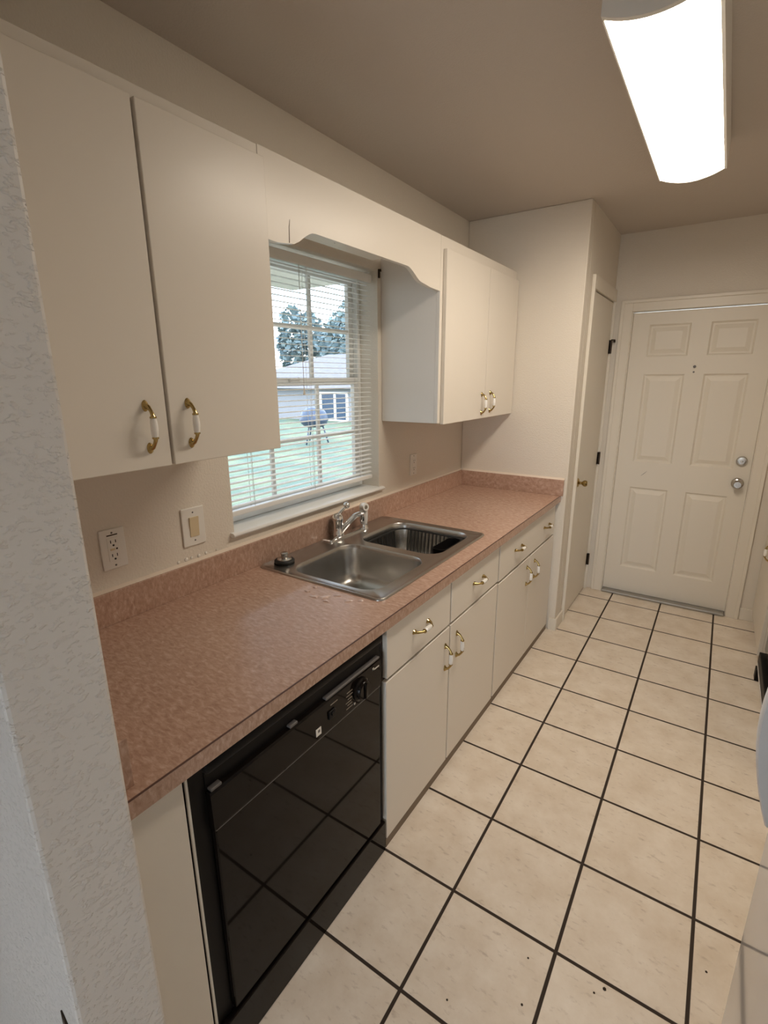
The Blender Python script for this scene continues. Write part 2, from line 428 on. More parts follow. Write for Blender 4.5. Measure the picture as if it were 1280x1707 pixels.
# ------------------------------------------------------------------ window, blind, sill
W = empty('window_1', (-0.13, 1.64, 1.07), kind='structure')
fx0, fx1 = -0.158, -0.105
def ring_frame(bm, x0, x1, y0, y1, z0, z1, w, bev=0.003):
    box(bm, x0, x1, y0, y0 + w, z0, z1, bev); box(bm, x0, x1, y1 - w, y1, z0, z1, bev)
    box(bm, x0, x1, y0 + w, y1 - w, z0, z0 + w, bev); box(bm, x0, x1, y0 + w, y1 - w, z1 - w, z1, bev)
bm = new(); ring_frame(bm, fx0, fx1, oy0 + 0.001, oy1 - 0.001, oz0 + 0.004, oz1 - 0.001, 0.022)
obj('window_frame', bm, M['blindw'], W)
iy0, iy1 = oy0 + 0.024, oy1 - 0.024
mz = 1.612
def sash(name, x0, x1, z0, z1):
    bm = new(); ring_frame(bm, x0, x1, iy0, iy1, z0, z1, 0.032, 0.002)
    s = obj(name, bm, M['blindw'], W)
    bm = new()
    w = (iy1 - iy0)
    for k in (1, 2):
        y = iy0 + w * k / 3; box(bm, x0 + 0.006, x1 - 0.006, y - 0.009, y + 0.009, z0 + 0.03, z1 - 0.03)
    zc = (z0 + z1) / 2; box(bm, x0 + 0.0061, x1 - 0.0061, iy0 + 0.03, iy1 - 0.03, zc - 0.009, zc + 0.009)
    obj('muntins', bm, M['blindw'], s)
    xm = (x0 + x1) / 2
    obj('glass_pane', B(xm - 0.0015, xm + 0.0015, iy0 + 0.03, iy1 - 0.03, z0 + 0.03, z1 - 0.03), M['glass'], s)
    return s
sash('upper_sash', -0.157, -0.134, mz - 0.018, oz1 - 0.024)
ls = sash('lower_sash', -0.131, -0.108, oz0 + 0.026, mz + 0.018)
bm = new(); box(bm, -0.106, -0.094, 1.60, 1.66, mz - 0.002, mz + 0.012, 0.003); tube(bm, [(-0.10, 1.63, mz + 0.012), (-0.094, 1.655, mz + 0.016)], 0.004, 8)
obj('sash_lock', bm, M['white'], W)
bm = new(); prism(bm, [(-0.107, 1.0575), (0.012, 1.0575), (0.019, 1.0600), (0.022, 1.0655), (0.020, 1.0715), (0.014, 1.0745), (-0.107, 1.0745)], 'y', oy0 - 0.018, oy1 + 0.026)
si = obj('window_sill', bm, M['blindw'], W)

BL = empty('mini_blind', (-0.045, 1.64, 2.10), 'white horizontal mini blind lowered with open slats in the kitchen window', 'blind')
by0, by1 = oy0 + 0.020, oy1 - 0.022
bm = B(-0.058, -0.022, by0 - 0.005, by1 + 0.006, 2.062, 2.100, 0.004)
obj('head_rail', bm, M['blindw'], BL)
bm = new()
nsl = 41; zt, zb = 2.050, 1.158
for k in range(nsl):
    z = zt + (zb - zt) * k / (nsl - 1)
    tl = -0.0010
    prof = [(-0.0125, -0.0 - tl), (-0.004, 0.0016 - tl * 0.3), (0.004, 0.0016 + tl * 0.3), (0.0125, 0.0 + tl)]
    top = [(-0.040 + a, z + b_) for a, b_ in prof]
    poly = top + [(a, b_ - 0.0007) for a, b_ in reversed(top)]
    prism(bm, poly, 'y', by0, by1)
for y in (1.306, 1.661, 2.006): tube(bm, [(-0.040, y, 2.061), (-0.040, y, 1.143)], 0.0008, 6)
obj('slats', bm, M['blindw'], BL)
obj('bottom_rail', B(-0.054, -0.026, by0 - 0.002, by1 + 0.002, 1.122, 1.142, 0.004), M['blindw'], BL)
for y in (1.30, 1.655, 2.00):
    bm = new(); tube(bm, [(-0.0275, y, 2.062), (-0.0275, y, 1.142)], 0.0008, 6); tube(bm, [(-0.0525, y, 2.062), (-0.0525, y, 1.142)], 0.0008, 6)
    obj('ladder_cord', bm, M['white'], BL)
bm = new(); tube(bm, [(-0.018, 1.275, 2.06), (-0.016, 1.277, 1.40)], 0.0035, 8); tube(bm, [(-0.018, 1.275, 2.07), (-0.022, 1.275, 2.055)], 0.003, 8)
tag(obj('tilt_wand', bm, M['grey'], BL), 'thin grey tilt wand')
bm = new(); tube(bm, [(-0.018, 1.60, 2.06), (-0.018, 1.60, 1.59)], 0.0012, 6); lathe(bm, [(0.002, 0.0), (0.006, -0.028), (0.005, -0.03), (0, -0.03)], (-0.018, 1.60, 1.59), 'z', 10)
obj('lift_cord', bm, M['white'], BL)
bm = new(); box(bm, 0.0005, 0.010, oy1 + 0.004, oy1 + 0.012, 2.085, 2.125, 0.002); tube(bm, [(0.008, oy1 + 0.008, 2.118), (0.016, oy1 + 0.006, 2.122), (0.018, oy1 + 0.004, 2.112)], 0.003, 8)
tag(obj('curtain_bracket', bm, M['hinge'], None, True), 'small dark metal bracket on the wall at top right window corner', 'bracket')

# ------------------------------------------------------------------ handles
def pull_meshes():
    """brass arms with rosettes along local z, outward local +x, and the porcelain grip."""
    hb = new()
    for s in (1, -1):
        # rosette
        n = 14
        for (rx, rz, h0, h1) in ((0.0085, 0.0135, 0.0, 0.004), (0.006, 0.010, 0.004, 0.007)):
            ring0 = [(h0, rx * math.cos(2 * PI * j / n), s * 0.049 + rz * math.sin(2 * PI * j / n)) for j in range(n)]
            ring1 = [(h1, 0.75 * rx * math.cos(2 * PI * j / n), s * 0.049 + 0.8 * rz * math.sin(2 * PI * j / n)) for j in range(n)]
            loft(hb, [ring0, ring1], close_last=True)
        tube(hb, [(0.004, 0, s * 0.050), (0.014, 0, s * 0.046), (0.021, 0, s * 0.038), (0.026, 0, s * 0.030), (0.027, 0, s * 0.024)], [0.0065, 0.0048, 0.0042, 0.0046, 0.0058], 12)
        tube(hb, [(0.027, 0, s * 0.0255), (0.027, 0, s * 0.0215)], 0.0078, 14)
    tube(hb, [(0.027, 0, -0.022), (0.027, 0, 0.022)], 0.003, 8)
    gp = new()
    tube(gp, [(0.027, 0, -0.0215), (0.027, 0, -0.014), (0.0275, 0, 0), (0.027, 0, 0.014), (0.027, 0, 0.0215)], [0.0068, 0.0082, 0.0090, 0.0082, 0.0068], 16)
    out = []
    for nm, b_, m in (('pull_brass', hb, M['brass']), ('pull_grip', gp, M['porcelain'])):
        bmesh.ops.recalc_face_normals(b_, faces=b_.faces[:])
        me = bpy.data.meshes.new(nm); b_.to_mesh(me); b_.free(); me.materials.append(m)
        for p in me.polygons: p.use_smooth = True
        me.set_sharp_from_angle(angle=math.radians(40))
        out.append(me)
    return out
PB, PG = pull_meshes()
def pull(parent, x, y, z, horizontal=False, flip=False):
    for nm, me, lab in (('handle', PB, 'curved brass pull handle'), ('handle_grip', PG, 'white porcelain grip')):
        o = bpy.data.objects.new(nm, me); C.objects.link(o); o.parent = parent
        o.location = Vector((x, y, z)) - ORG[parent.name]
        rx = PI / 2 if horizontal else 0
        o.rotation_euler = (rx, 0, PI if flip else 0)
        o['label'] = lab

# ------------------------------------------------------------------ upper cabinets
UX0, UX1, UD = 0.001, 0.320, 0.340
def carcass(bm, x0, x1, y0, y1, z0, z1, zt, fx=0.018, mat=0):
    """closed box with a slightly proud face frame"""
    box(bm, x0, x1 - fx, y0, y1, z0, zt, 0.001, 1)
    box(bm, x1 - fx, x1, y0, y1, z0, zt, 0.0015, 1)
UL = empty('wall_cabinet', (0.16, 0.72, 1.42), 'white two-door wall cabinet at left of the window above the outlet', 'cabinet', 'white kitchen wall cabinets')
bm = new(); carcass(bm, UX0, UX1, 0.330, 1.090, 1.424, 0, 2.230); obj('cabinet_body', bm, M['cab'], UL)
d = obj('door', B(UX1 + 0.001, UD, 0.338, 0.7235, 1.420, 2.197, 0.002), M['cab'], UL); pull(d, UD, 0.671, 1.517)
d = obj('door', B(UX1 + 0.001, UD, 0.7325, 1.095, 1.420, 2.197, 0.002), M['cab'], UL); pull(d, UD, 0.784, 1.518)
obj('door_gap', B(UX1 + 0.0002, UX1 + 0.004, 0.7236, 0.7324, 1.424, 2.195), M['cabin'], UL)
UR = empty('wall_cabinet', (0.16, 2.64, 1.41), 'smaller white two-door wall cabinet in the corner at right of the window', 'cabinet', 'white kitchen wall cabinets')
bm = new(); carcass(bm, UX0, UX1, 2.152, 3.1235, 1.414, 0, 2.230); obj('cabinet_body', bm, M['cabside'], UR)
bm = new(); box(bm, UX1 - 0.017, UX1 + 0.0006, 2.153, 3.1233, 1.4145, 2.2305); obj('face_frame', bm, M['cab'], UR)
d = obj('door', B(UX1 + 0.0015, UD, 2.178, 2.676, 1.408, 2.180, 0.002), M['cab'], UR); pull(d, UD, 2.628, 1.488)
d = obj('door', B(UX1 + 0.0015, UD, 2.681, 3.118, 1.408, 2.180, 0.002), M['cab'], UR); pull(d, UD, 2.746, 1.494)
# valance between them: scalloped lower edge
pts = [(1.0905, 2.2305), (1.0905, 2.006), (1.150, 2.004), (1.200, 2.010)]
for k in range(1, 9):
    t = k / 8; pts.append((1.200 + 0.115 * t, 2.010 + 0.050 * (0.5 - 0.5 * math.cos(PI * t))))
for k in range(0, 9):
    t = k / 8; pts.append((1.865 + 0.130 * t, 2.060 - 0.046 * (0.5 - 0.5 * math.cos(PI * t))))
pts += [(2.060, 2.006), (2.1515, 2.002), (2.1515, 2.2305)]
bm = new(); prism(bm, pts, 'x', 0.302, 0.3205)
va = obj('window_valance', bm, M['cab']); tag(va, 'white scalloped valance board joining the wall cabinets above the window', 'valance')
bm = new(); tube(bm, [(0.3208, 1.197, 2.012), (0.3208, 1.199, 2.055), (0.3208, 1.203, 2.075)], [0.0012, 0.0010, 0.0004], 6)
tag(obj('crack', bm, M['cabin'], va), 'thin dark hairline crack')
bm = new(); box(bm, 0.195, 0.3018, 1.0904, 1.80, 2.082, 2.150, 0.004); lathe(bm, [(0, -0.0), (0.004, 0), (0.004, -0.002), (0, -0.002)], (0.25, 1.50, 2.082), 'z', 10, 1)
tag(obj('strip_light', bm, [M['cab'], M['hinge']]), 'slim white box fixed up behind the scalloped valance over the window', 'light fixture')

# ------------------------------------------------------------------ countertop with splashes
CT = empty('countertop', (0.34, 1.74, 0.88), 'long pink mottled laminate countertop with backsplash along the window wall', 'countertop')
CZ, CB, CX = 0.915, 0.877, 0.687
sx0, sx1, sy0, sy1 = 0.060, 0.585, 1.268, 2.095           # hole under the sink flange
cy0, cy1 = 0.3265, 3.1235
bm = new()
box(bm, 0.001, sx0, cy0, cy1, CB, CZ); box(bm, sx1, CX - 0.003, cy0, cy1, CB, CZ)
box(bm, sx0, sx1, cy0, sy0, CB, CZ); box(bm, sx0, sx1, sy1, cy1, CB, CZ)
obj('worktop', bm, M['lam'], CT)
obj('front_edge', B(CX - 0.003, CX, cy0, cy1, CB - 0.002, CZ - 0.0015, 0.0), M['lam'], CT)
tag(obj('edge_seam', B(CX - 0.004, CX + 0.0004, cy0, cy1, CZ - 0.0022, CZ - 0.0002), M['seam'], CT), 'thin dark seam line')
obj('backsplash', B(0.001, 0.020, cy0, cy1, CZ, 1.016, 0.0015), M['lam'], CT)
obj('end_splash', B(0.020, 0.700, cy1 - 0.020, cy1, CZ, 1.016, 0.0015), M['lam'], CT)
obj('side_splash', B(0.020, 0.660, cy0, cy0 + 0.040, CZ, 1.016, 0.0015), M['lam'], CT)
bm = new(); prism(bm, [(0.0005, 1.016), (0.0115, 1.016), (0.0005, 1.024)], 'y', cy0, cy1 - 0.001)
prism(bm, [(cy1 - 0.0005, 1.016), (cy1 - 0.016, 1.016), (cy1 - 0.0005, 1.026)], 'x', 0.017, 0.700)
tag(obj('caulk_line', bm, M['caulk'], CT), 'pale caulk bead')
bm = new()
for (y, z, s) in ((0.925, 1.030, 0.006), (0.955, 1.031, 0.008), (0.975, 1.032, 0.005), (1.005, 1.030, 0.007), (1.035, 1.031, 0.006), (1.080, 1.030, 0.004)):
    bm = new(); lathe(bm, [(0, 0), (s, 0.0), (s * 0.7, 0.002), (0, 0.003)], (0.0, y, z), 'x', 7)
    tag(obj('paint_flake', bm, M['white'], CT), 'chipped white paint flake')

# spilled water on the counter by the sink
M['water'] = mat('spilled_water', (0.60, 0.46, 0.42), 0.03, spec=0.9)
def drop(x, y, a, b_, ang, lab):
    bm = new(); n = 14; r1 = []; r2 = []
    for j in range(n):
        t = 2 * PI * j / n; w = 1 + 0.22 * math.sin(3 * t + x * 90) + 0.15 * math.sin(5 * t + y * 70)
        px, py = a * w * math.cos(t), b_ * w * math.sin(t)
        q = (px * math.cos(ang) - py * math.sin(ang), px * math.sin(ang) + py * math.cos(ang))
        r1.append((x + q[0], y + q[1], CZ + 0.0003)); r2.append((x + q[0] * 0.72, y + q[1] * 0.72, CZ + 0.0028))
    loft(bm, [r1, r2, [(x + (p[0] - x) * 0.5, y + (p[1] - y) * 0.5, CZ + 0.0036) for p in r2]], close_last=True)
    tag(obj('water_drop', bm, M['water'], None, True), lab, 'water drop', 'spilled water drops')
DL = 'clear spilled water drop on the pink countertop in front of the sink'
for q in ((0.345, 1.175, 0.010, 0.006, 0.4), (0.395, 1.155, 0.016, 0.009, 0.2), (0.425, 1.170, 0.020, 0.011, 1.0), (0.450, 1.150, 0.013, 0.007, 0.1), (0.455, 1.205, 0.012, 0.006, 0.5), (0.510, 1.190, 0.013, 0.007, 0.7), (0.545, 1.215, 0.010, 0.006, 0.9), (0.345, 1.215, 0.008, 0.005, 0.3)):
    drop(*q, DL)

# ------------------------------------------------------------------ sink
SK = empty('kitchen_sink', (0.32, 1.68, 0.915), 'stainless steel double bowl sink set into the pink countertop', 'sink')
ox0, ox1, oyy0, oyy1 = 0.026, 0.610, 1.240, 2.118
b1 = (0.148, 0.548, 1.285, 1.668, 0.075); b2 = (0.148, 0.555, 1.722, 2.078, 0.075)
SZ = CZ + 0.0005
def flange():
    bm = new()
    NS = 6
    # outer rolled rim
    outer = rrect(ox0, ox1, oyy0, oyy1, 0.030, NS)
    def inset(d, z): return [(x, y, z) for x, y in rrect(ox0 + d, ox1 - d, oyy0 + d, oyy1 - d, max(0.004, 0.030 - d), NS)]
    R = loft(bm, [inset(0, SZ), inset(0.001, SZ + 0.004), inset(0.004, SZ + 0.0065), inset(0.009, SZ + 0.0065), inset(0.014, SZ + 0.0035)])
    inner = R[-1]
    rings = []
    for (xa, xb, ya, yb, r) in (b1, b2):
        ring = [bm.verts.new((x, y, SZ + 0.0035)) for x, y in rrect(xa - 0.006, xb + 0.006, ya - 0.006, yb + 0.006, r + 0.006, NS)]
        rings.append(ring)
    # fill the deck between outer loop and the two holes
    es = []
    for ring in [inner] + rings:
        for j in range(len(ring)):
            e = bm.edges.get((ring[j], ring[(j + 1) % len(ring)])) or bm.edges.new((ring[j], ring[(j + 1) % len(ring)]))
            es.append(e)
    bmesh.ops.triangle_fill(bm, use_beauty=True, use_dissolve=False, edges=es)
    return bm
obj('rim', flange(), M['steel'], SK, True)
def bowl(b_, dep):
    xa, xb, ya, yb, r = b_
    bm = new(); rings = []
    def ring(d, z): return [(x, y, z) for x, y in rrect(xa + d, xb - d, ya + d, yb - d, max(0.02, r - d * 0.5), 6)]
    prof = [(-0.006, SZ + 0.0035), (-0.002, SZ + 0.0030), (0.001, SZ - 0.002), (0.004, SZ - 0.015), (0.010, SZ - dep * 0.5), (0.018, SZ - dep + 0.045), (0.028, SZ - dep + 0.018), (0.045, SZ - dep + 0.004), (0.07, SZ - dep)]
    loft(bm, [ring(d, z) for d, z in prof], close_last=True)
    cx, cy = (xa + xb) / 2 , (ya + yb) / 2
    return bm, cx, cy
for b_, nm in ((b1, 'near'), (b2, 'far')):
    bm, cx, cy = bowl(b_, 0.165)
    o = obj('bowl', bm, M['steel'], SK, True)
    bm = new(); lathe(bm, [(0.056, 0.0008), (0.054, 0.002), (0.042, 0.0012), (0.030, -0.0), (0.0, -0.0)], (cx, cy, SZ - 0.165), 'z', 28)
    dr = obj('drain', bm, M['chrome'], SK, True)

FA = empty('kitchen_faucet', (0.048, 1.735, 0.919), 'chrome single-lever kitchen faucet on the sink deck below the window', 'faucet')
FZ = SZ + 0.0036
bm = new(); R = [[(x, y, FZ) for x, y in rrect(0.030, 0.092, 1.612, 1.855, 0.010, 5)], [(x, y, FZ + 0.008) for x, y in rrect(0.031, 0.091, 1.613, 1.854, 0.010, 5)], [(x, y, FZ + 0.011) for x, y in rrect(0.036, 0.086, 1.618, 1.849, 0.008, 5)]]
loft(bm, R, close_last=True); obj('deck_plate', bm, M['chrome'], FA, True)
fy = 1.700
bm = new(); lathe(bm, [(0.0, 0.0), (0.027, 0.0), (0.027, 0.012), (0.024, 0.018), (0.0235, 0.060), (0.025, 0.068), (0.026, 0.076), (0.024, 0.090), (0.017, 0.101), (0.0, 0.105)], (0.060, fy, FZ + 0.010), 'z', 28)
obj('body', bm, M['chrome'], FA, True)
bm = new(); tube(bm, [(0.070, fy + 0.006, FZ + 0.030), (0.088, fy + 0.018, FZ + 0.055), (0.106, fy + 0.036, FZ + 0.082), (0.120, fy + 0.052, FZ + 0.100), (0.132, fy + 0.066, FZ + 0.106), (0.143, fy + 0.080, FZ + 0.104)], [0.016, 0.0145, 0.013, 0.0125, 0.0125, 0.012], 16)
obj('spout', bm, M['chrome'], FA, True)
bm = new(); tube(bm, [(0.139, fy + 0.075, FZ + 0.108), (0.140, fy + 0.076, FZ + 0.085), (0.140, fy + 0.076, FZ + 0.074)], [0.012, 0.0125, 0.0115], 16)
obj('aerator', bm, M['chrome'], FA, True)
bm = new(); tube(bm, [(0.060, fy, FZ + 0.100), (0.066, fy + 0.014, FZ + 0.118), (0.076, fy + 0.036, FZ + 0.138)], [0.010, 0.007, 0.006], 12)
lathe(bm, [(0.0, -0.0155)] + [(0.0155 * math.cos(a), 0.0155 * math.sin(a)) for a in [math.radians(t) for t in range(-75, 90, 15)]] + [(0, 0.0155)], (0.080, fy + 0.042, FZ + 0.146), 'z', 18)
obj('lever', bm, M['chrome'], FA, True)

SP = empty('side_sprayer', (0.085, 1.872, 0.919), 'white pull-out sprayer standing beside the chrome faucet', 'sprayer')
spx, spy = 0.075, 1.880
bm = new(); lathe(bm, [(0, 0), (0.024, 0.0), (0.024, 0.004), (0.020, 0.010), (0.0185, 0.026), (0.016, 0.026), (0.0, 0.026)], (spx, spy, FZ), 'z', 20); obj('collar', bm, M['chrome'], SP, True)
bm = new(); lathe(bm, [(0, 0.026), (0.0160, 0.026), (0.0190, 0.040), (0.0200, 0.065), (0.0200, 0.090), (0.021, 0.105), (0.020, 0.118), (0.013, 0.127), (0, 0.129)], (spx, spy, FZ), 'z', 20)
tube(bm, [(spx - 0.006, spy - 0.004, FZ + 0.108), (spx + 0.022, spy - 0.010, FZ + 0.112)], [0.018, 0.0185], 18)
obj('spray_head', bm, M['porcelain'], SP, True)
bm = new(); tube(bm, [(spx + 0.0215, spy - 0.010, FZ + 0.112), (spx + 0.0245, spy - 0.0105, FZ + 0.1125)], [0.010, 0.008], 14); obj('nozzle', bm, M['nickel'], SP, True)

ST = empty('sink_strainer', (0.078, 1.328, 0.919), 'black rubber sink strainer with steel knob resting on the sink corner', 'strainer')
c = (0.082, 1.332, FZ - 0.0005)
bm = new(); lathe(bm, [(0.0, 0.0), (0.036, 0.0), (0.040, 0.004), (0.040, 0.010), (0.036, 0.014), (0.029, 0.015)], c, 'z', 28); obj('rubber_ring', bm, M['rubber'], ST, True)
bm = new(); lathe(bm, [(0.0295, 0.0145), (0.028, 0.018), (0.020, 0.021), (0.014, 0.022), (0.013, 0.030), (0.015, 0.036), (0.015, 0.040), (0.012, 0.042), (0, 0.042)], c, 'z', 28); obj('steel_knob', bm, M['nickel'], ST, True)

# wire dish rack inside the far bowl
DR = empty('dish_rack', (0.35, 1.90, 0.76), 'black wire dish rack sitting inside the far sink bowl', 'dish rack')
xa, xb, ya, yb = b2[0] + 0.022, b2[1] - 0.022, b2[2] + 0.022, b2[3] - 0.020
zt_, zb_ = SZ - 0.022, SZ - 0.148
bm = new(); tube(bm, [(x, y, zt_) for x, y in rrect(xa, xb, ya, yb, 0.055, 6)], 0.0034, 8, closed=True); obj('top_rim', bm, M['rubber'], DR, True)
bm = new()
nx = 14
for k in range(nx):
    x = xa + 0.05 + (xb - xa - 0.10) * k / (nx - 1)
    tube(bm, [(x, ya, zt_), (x, ya + 0.012, zb_ + 0.02), (x, ya + 0.025, zb_ + 0.004)] + [(x, ya + 0.04 + (yb - ya - 0.08) * q / 10, zb_ + (0.010 if q % 2 else 0.0)) for q in range(11)] + [(x, yb - 0.025, zb_ + 0.004), (x, yb - 0.012, zb_ + 0.02), (x, yb, zt_)], 0.0025, 6)
for k in range(10):
    y = ya + 0.055 + (yb - ya - 0.11) * k / 9
    tube(bm, [(xa, y, zt_), (xa + 0.012, y, zb_ + 0.02), (xa + 0.03, y, zb_), (xb - 0.03, y, zb_), (xb - 0.012, y, zb_ + 0.02), (xb, y, zt_)], 0.0025, 6)
obj('wires', bm, M['rubber'], DR, True)
bm = new()
def cupring(d, z): return [(x, y, z) for x, y in rrect(xb - 0.075 + d, xb - 0.006 - d, yb - 0.205 + d, yb - 0.02 - d, 0.020, 4)]
loft(bm, [cupring(0.004, zb_ + 0.022), cupring(0, zt_ + 0.004), cupring(0.003, zt_ + 0.004), cupring(0.006, zb_ + 0.026)], close_last=True)
tag(obj('cutlery_cup', bm, M['black'], DR, True), 'solid black plastic cutlery cup')

# ------------------------------------------------------------------ base cabinets
BX, BDF = 0.648, 0.668
def base_cab(y0, y1, label, splits_dr, splits_door):
    t = empty('base_cabinet', (0.33, (y0 + y1) / 2, 0.0), label, 'cabinet', 'white kitchen base cabinets')
    bm = new()
    box(bm, 0.03, BX, y0, y0 + 0.018, 0.045, CB - 0.003); box(bm, 0.03, BX, y1 - 0.018, y1, 0.045, CB - 0.003)      # sides
    box(bm, 0.03, 0.045, y0 + 0.018, y1 - 0.018, 0.045, CB - 0.003); box(bm, 0.045, BX, y0 + 0.018, y1 - 0.018, 0.045, 0.063)  # back, floor
    box(bm, BX - 0.02, BX, y0 + 0.018, y1 - 0.018, 0.063, CB - 0.003)
    obj('cabinet_body', bm, M['cab'], t)
    obj('face_frame', B(BX + 0.0002, BX + 0.0008, y0 + 0.001, y1 - 0.001, 0.045, CB - 0.004), M['gap'], t)
    obj('toe_kick', B(0.60, 0.665, y0, y1, 0.0005, 0.0395), M['kick'], t)
    return t
A = base_cab(1.176, 2.153, 'white base cabinet under the sink next to the black dishwasher', None, None)
Bc = base_cab(2.1545, 3.110, 'white base cabinet in the corner by the closet door with one wide drawer', None, None)
def front(parent, nm, y0, y1, z0, z1, pulls, hor):
    o = obj(nm, B(BX + 0.001, BDF, y0, y1, z0, z1, 0.0025), M['cab'], parent)
    for (y, z) in pulls: pull(o, BDF, y, z, hor)
    return o
zd0, zd1, zo0, zo1 = 0.682, 0.862, 0.040, 0.671
front(A, 'drawer', 1.184, 1.636, zd0, zd1, [(1.405, 0.774)], True)
front(A, 'drawer', 1.646, 2.147, zd0, zd1, [(1.910, 0.774)], True)
front(A, 'door', 1.178, 1.637, zo0, zo1, [(1.600, 0.552)], False)
front(A, 'door', 1.6445, 2.147, zo0, zo1, [(1.703, 0.562)], False)
front(Bc, 'drawer', 2.161, 3.090, zd0 - 0.008, zd1, [(2.425, 0.772), (2.925, 0.766)], True)
front(Bc, 'door', 2.160, 2.638, zo0, zo1 - 0.010, [(2.590, 0.560)], False)
front(Bc, 'door', 2.645, 3.100, zo0, zo1 - 0.010, [(2.725, 0.558)], False)
# plain filler board between partition and dishwasher
tag(obj('filler_panel', B(0.63, 0.666, 0.3268, 0.452, 0.0005, CB - 0.004, 0.0015), M['cab']), 'plain white filler panel left of the black dishwasher under the counter', 'panel')

# ------------------------------------------------------------------ dishwasher
DW = empty('dishwasher', (0.34, 0.81, 0.0), 'glossy black built-in dishwasher under the pink countertop', 'dishwasher')
y0, y1 = 0.470, 1.165
obj('cabinet_body', B(0.08, 0.645, y0 + 0.001, y1 + 0.004, 0.02, CB - 0.003), M['black'], DW)
bm = new(); box(bm, 0.645, 0.652, y0, y0 + 0.040, 0.0005, CB - 0.004); box(bm, 0.645, 0.652, y1 - 0.022, y1 + 0.006, 0.0005, CB - 0.004); box(bm, 0.645, 0.650, y0 + 0.04, y1 - 0.022, 0.10, CB - 0.004)
obj('surround', bm, M['blacksat'], DW)
bm = new(); box(bm, 0.650, 0.676, y0 + 0.030, y1 - 0.012, 0.834, 0.862, 0.010, 4)
obj('top_rail', bm, M['blacksat'], DW, True)
bm = new(); box(bm, 0.650, 0.655, y0 + 0.038, y1 - 0.020, 0.775, 0.835)
obj('recess', bm, M['black'], DW)
bm = new(); prism(bm, [(0.650, 0.686), (0.671, 0.686), (0.6715, 0.690), (0.669, 0.776), (0.666, 0.782), (0.650, 0.784)], 'y', y0 + 0.038, y1 - 0.022)
cp = obj('control_panel', bm, M['dwblack'], DW)
def xp(z): return 0.6715 - (z - 0.690) / 0.086 * 0.0025
bm = new()
for ya_, yb_ in ((0.512, 0.540), (0.748, 0.775)): 
        bm = new(); box(bm, 0.652, 0.668, ya_, yb_, 0.783, 0.790, 0.002); tag(obj('grip_lip', bm, M['grey'], cp), 'grey grip lip')
bm = new()
box(bm, 0.652, 0.6685, 0.885, y1 - 0.024, 0.781, 0.788, 0.002)
tag(obj('grip_lip', bm, M['grey'], cp), 'grey grip lip')
bm = new(); lathe(bm, [(0.0, 0.0), (0.036, 0.0), (0.036, 0.004), (0.030, 0.008), (0.029, 0.016), (0.026, 0.019), (0, 0.019)], (xp(0.735), 1.037, 0.733), 'x', 28); box(bm, xp(0.73) + 0.016, xp(0.73) + 0.024, 1.032, 1.042, 0.708, 0.758, 0.002)
obj('dial', bm, M['dwblack'], cp, True)
bm = new(); box(bm, xp(0.73), xp(0.73) + 0.005, 0.888, 0.916, 0.720, 0.745, 0.002); box(bm, xp(0.73) + 0.004, xp(0.73) + 0.009, 0.896, 0.908, 0.732, 0.741, 0.001)
obj('push_button', bm, M['blacksat'], cp)
bm = new()
for k, (yy, zz, w) in enumerate(((0.972, 0.752, 0.026), (0.968, 0.742, 0.030), (0.975, 0.731, 0.020), (0.965, 0.722, 0.026), (0.972, 0.713, 0.022), (0.966, 0.703, 0.030), (0.900, 0.758, 0.030))):
    bm = new(); box(bm, xp(zz) - 0.002, xp(zz) + 0.0006, yy, yy + w, zz, zz + 0.0028)
    tag(obj('printed_marking', bm, M['dimmark'], cp), 'tiny pale printed marking')
bm = new(); box(bm, xp(0.76) - 0.002, xp(0.76) + 0.0007, 1.100, 1.135, 0.757, 0.7615); box(bm, xp(0.76) - 0.002, xp(0.76) + 0.0007, 1.100, 1.108, 0.757, 0.767)
tag(obj('small_logo', bm, M['mark'], cp), 'tiny pale printed logo')
bm = new(); box(bm, xp(0.70) - 0.002, xp(0.70) + 0.0012, 1.002, 1.008, 0.699, 0.705)
tag(obj('indicator_dot', bm, M['mark'], cp), 'tiny pale indicator dot')
bm = new(); box(bm, xp(0.71) - 0.002, xp(0.71) + 0.0009, 0.836, 0.856, 0.700, 0.722); box(bm, xp(0.71) - 0.002, xp(0.71) + 0.0013, 0.843, 0.851, 0.709, 0.717, mat=1)
tag(obj('square_badge', bm, [M['white'], M['grey']], cp), 'small white square badge')
dd = obj('door', B(0.6505, 0.668, y0 + 0.042, y1 - 0.024, 0.142, 0.682, 0.003), M['dwblack'], DW)
obj('door_trim', B(0.6505, 0.670, y0 + 0.042, y1 - 0.024, 0.6822, 0.6856), M['grey'], dd)
obj('kick_panel', B(0.645, 0.669, y0 + 0.006, y1 + 0.004, 0.0006, 0.125, 0.003), M['dwblack'], DW)
tag(obj('side_trim', B(0.650, 0.6545, y0 - 0.006, y0 - 0.0005, 0.10, CB - 0.004), M['white'], DW), 'thin pale metal side strip')

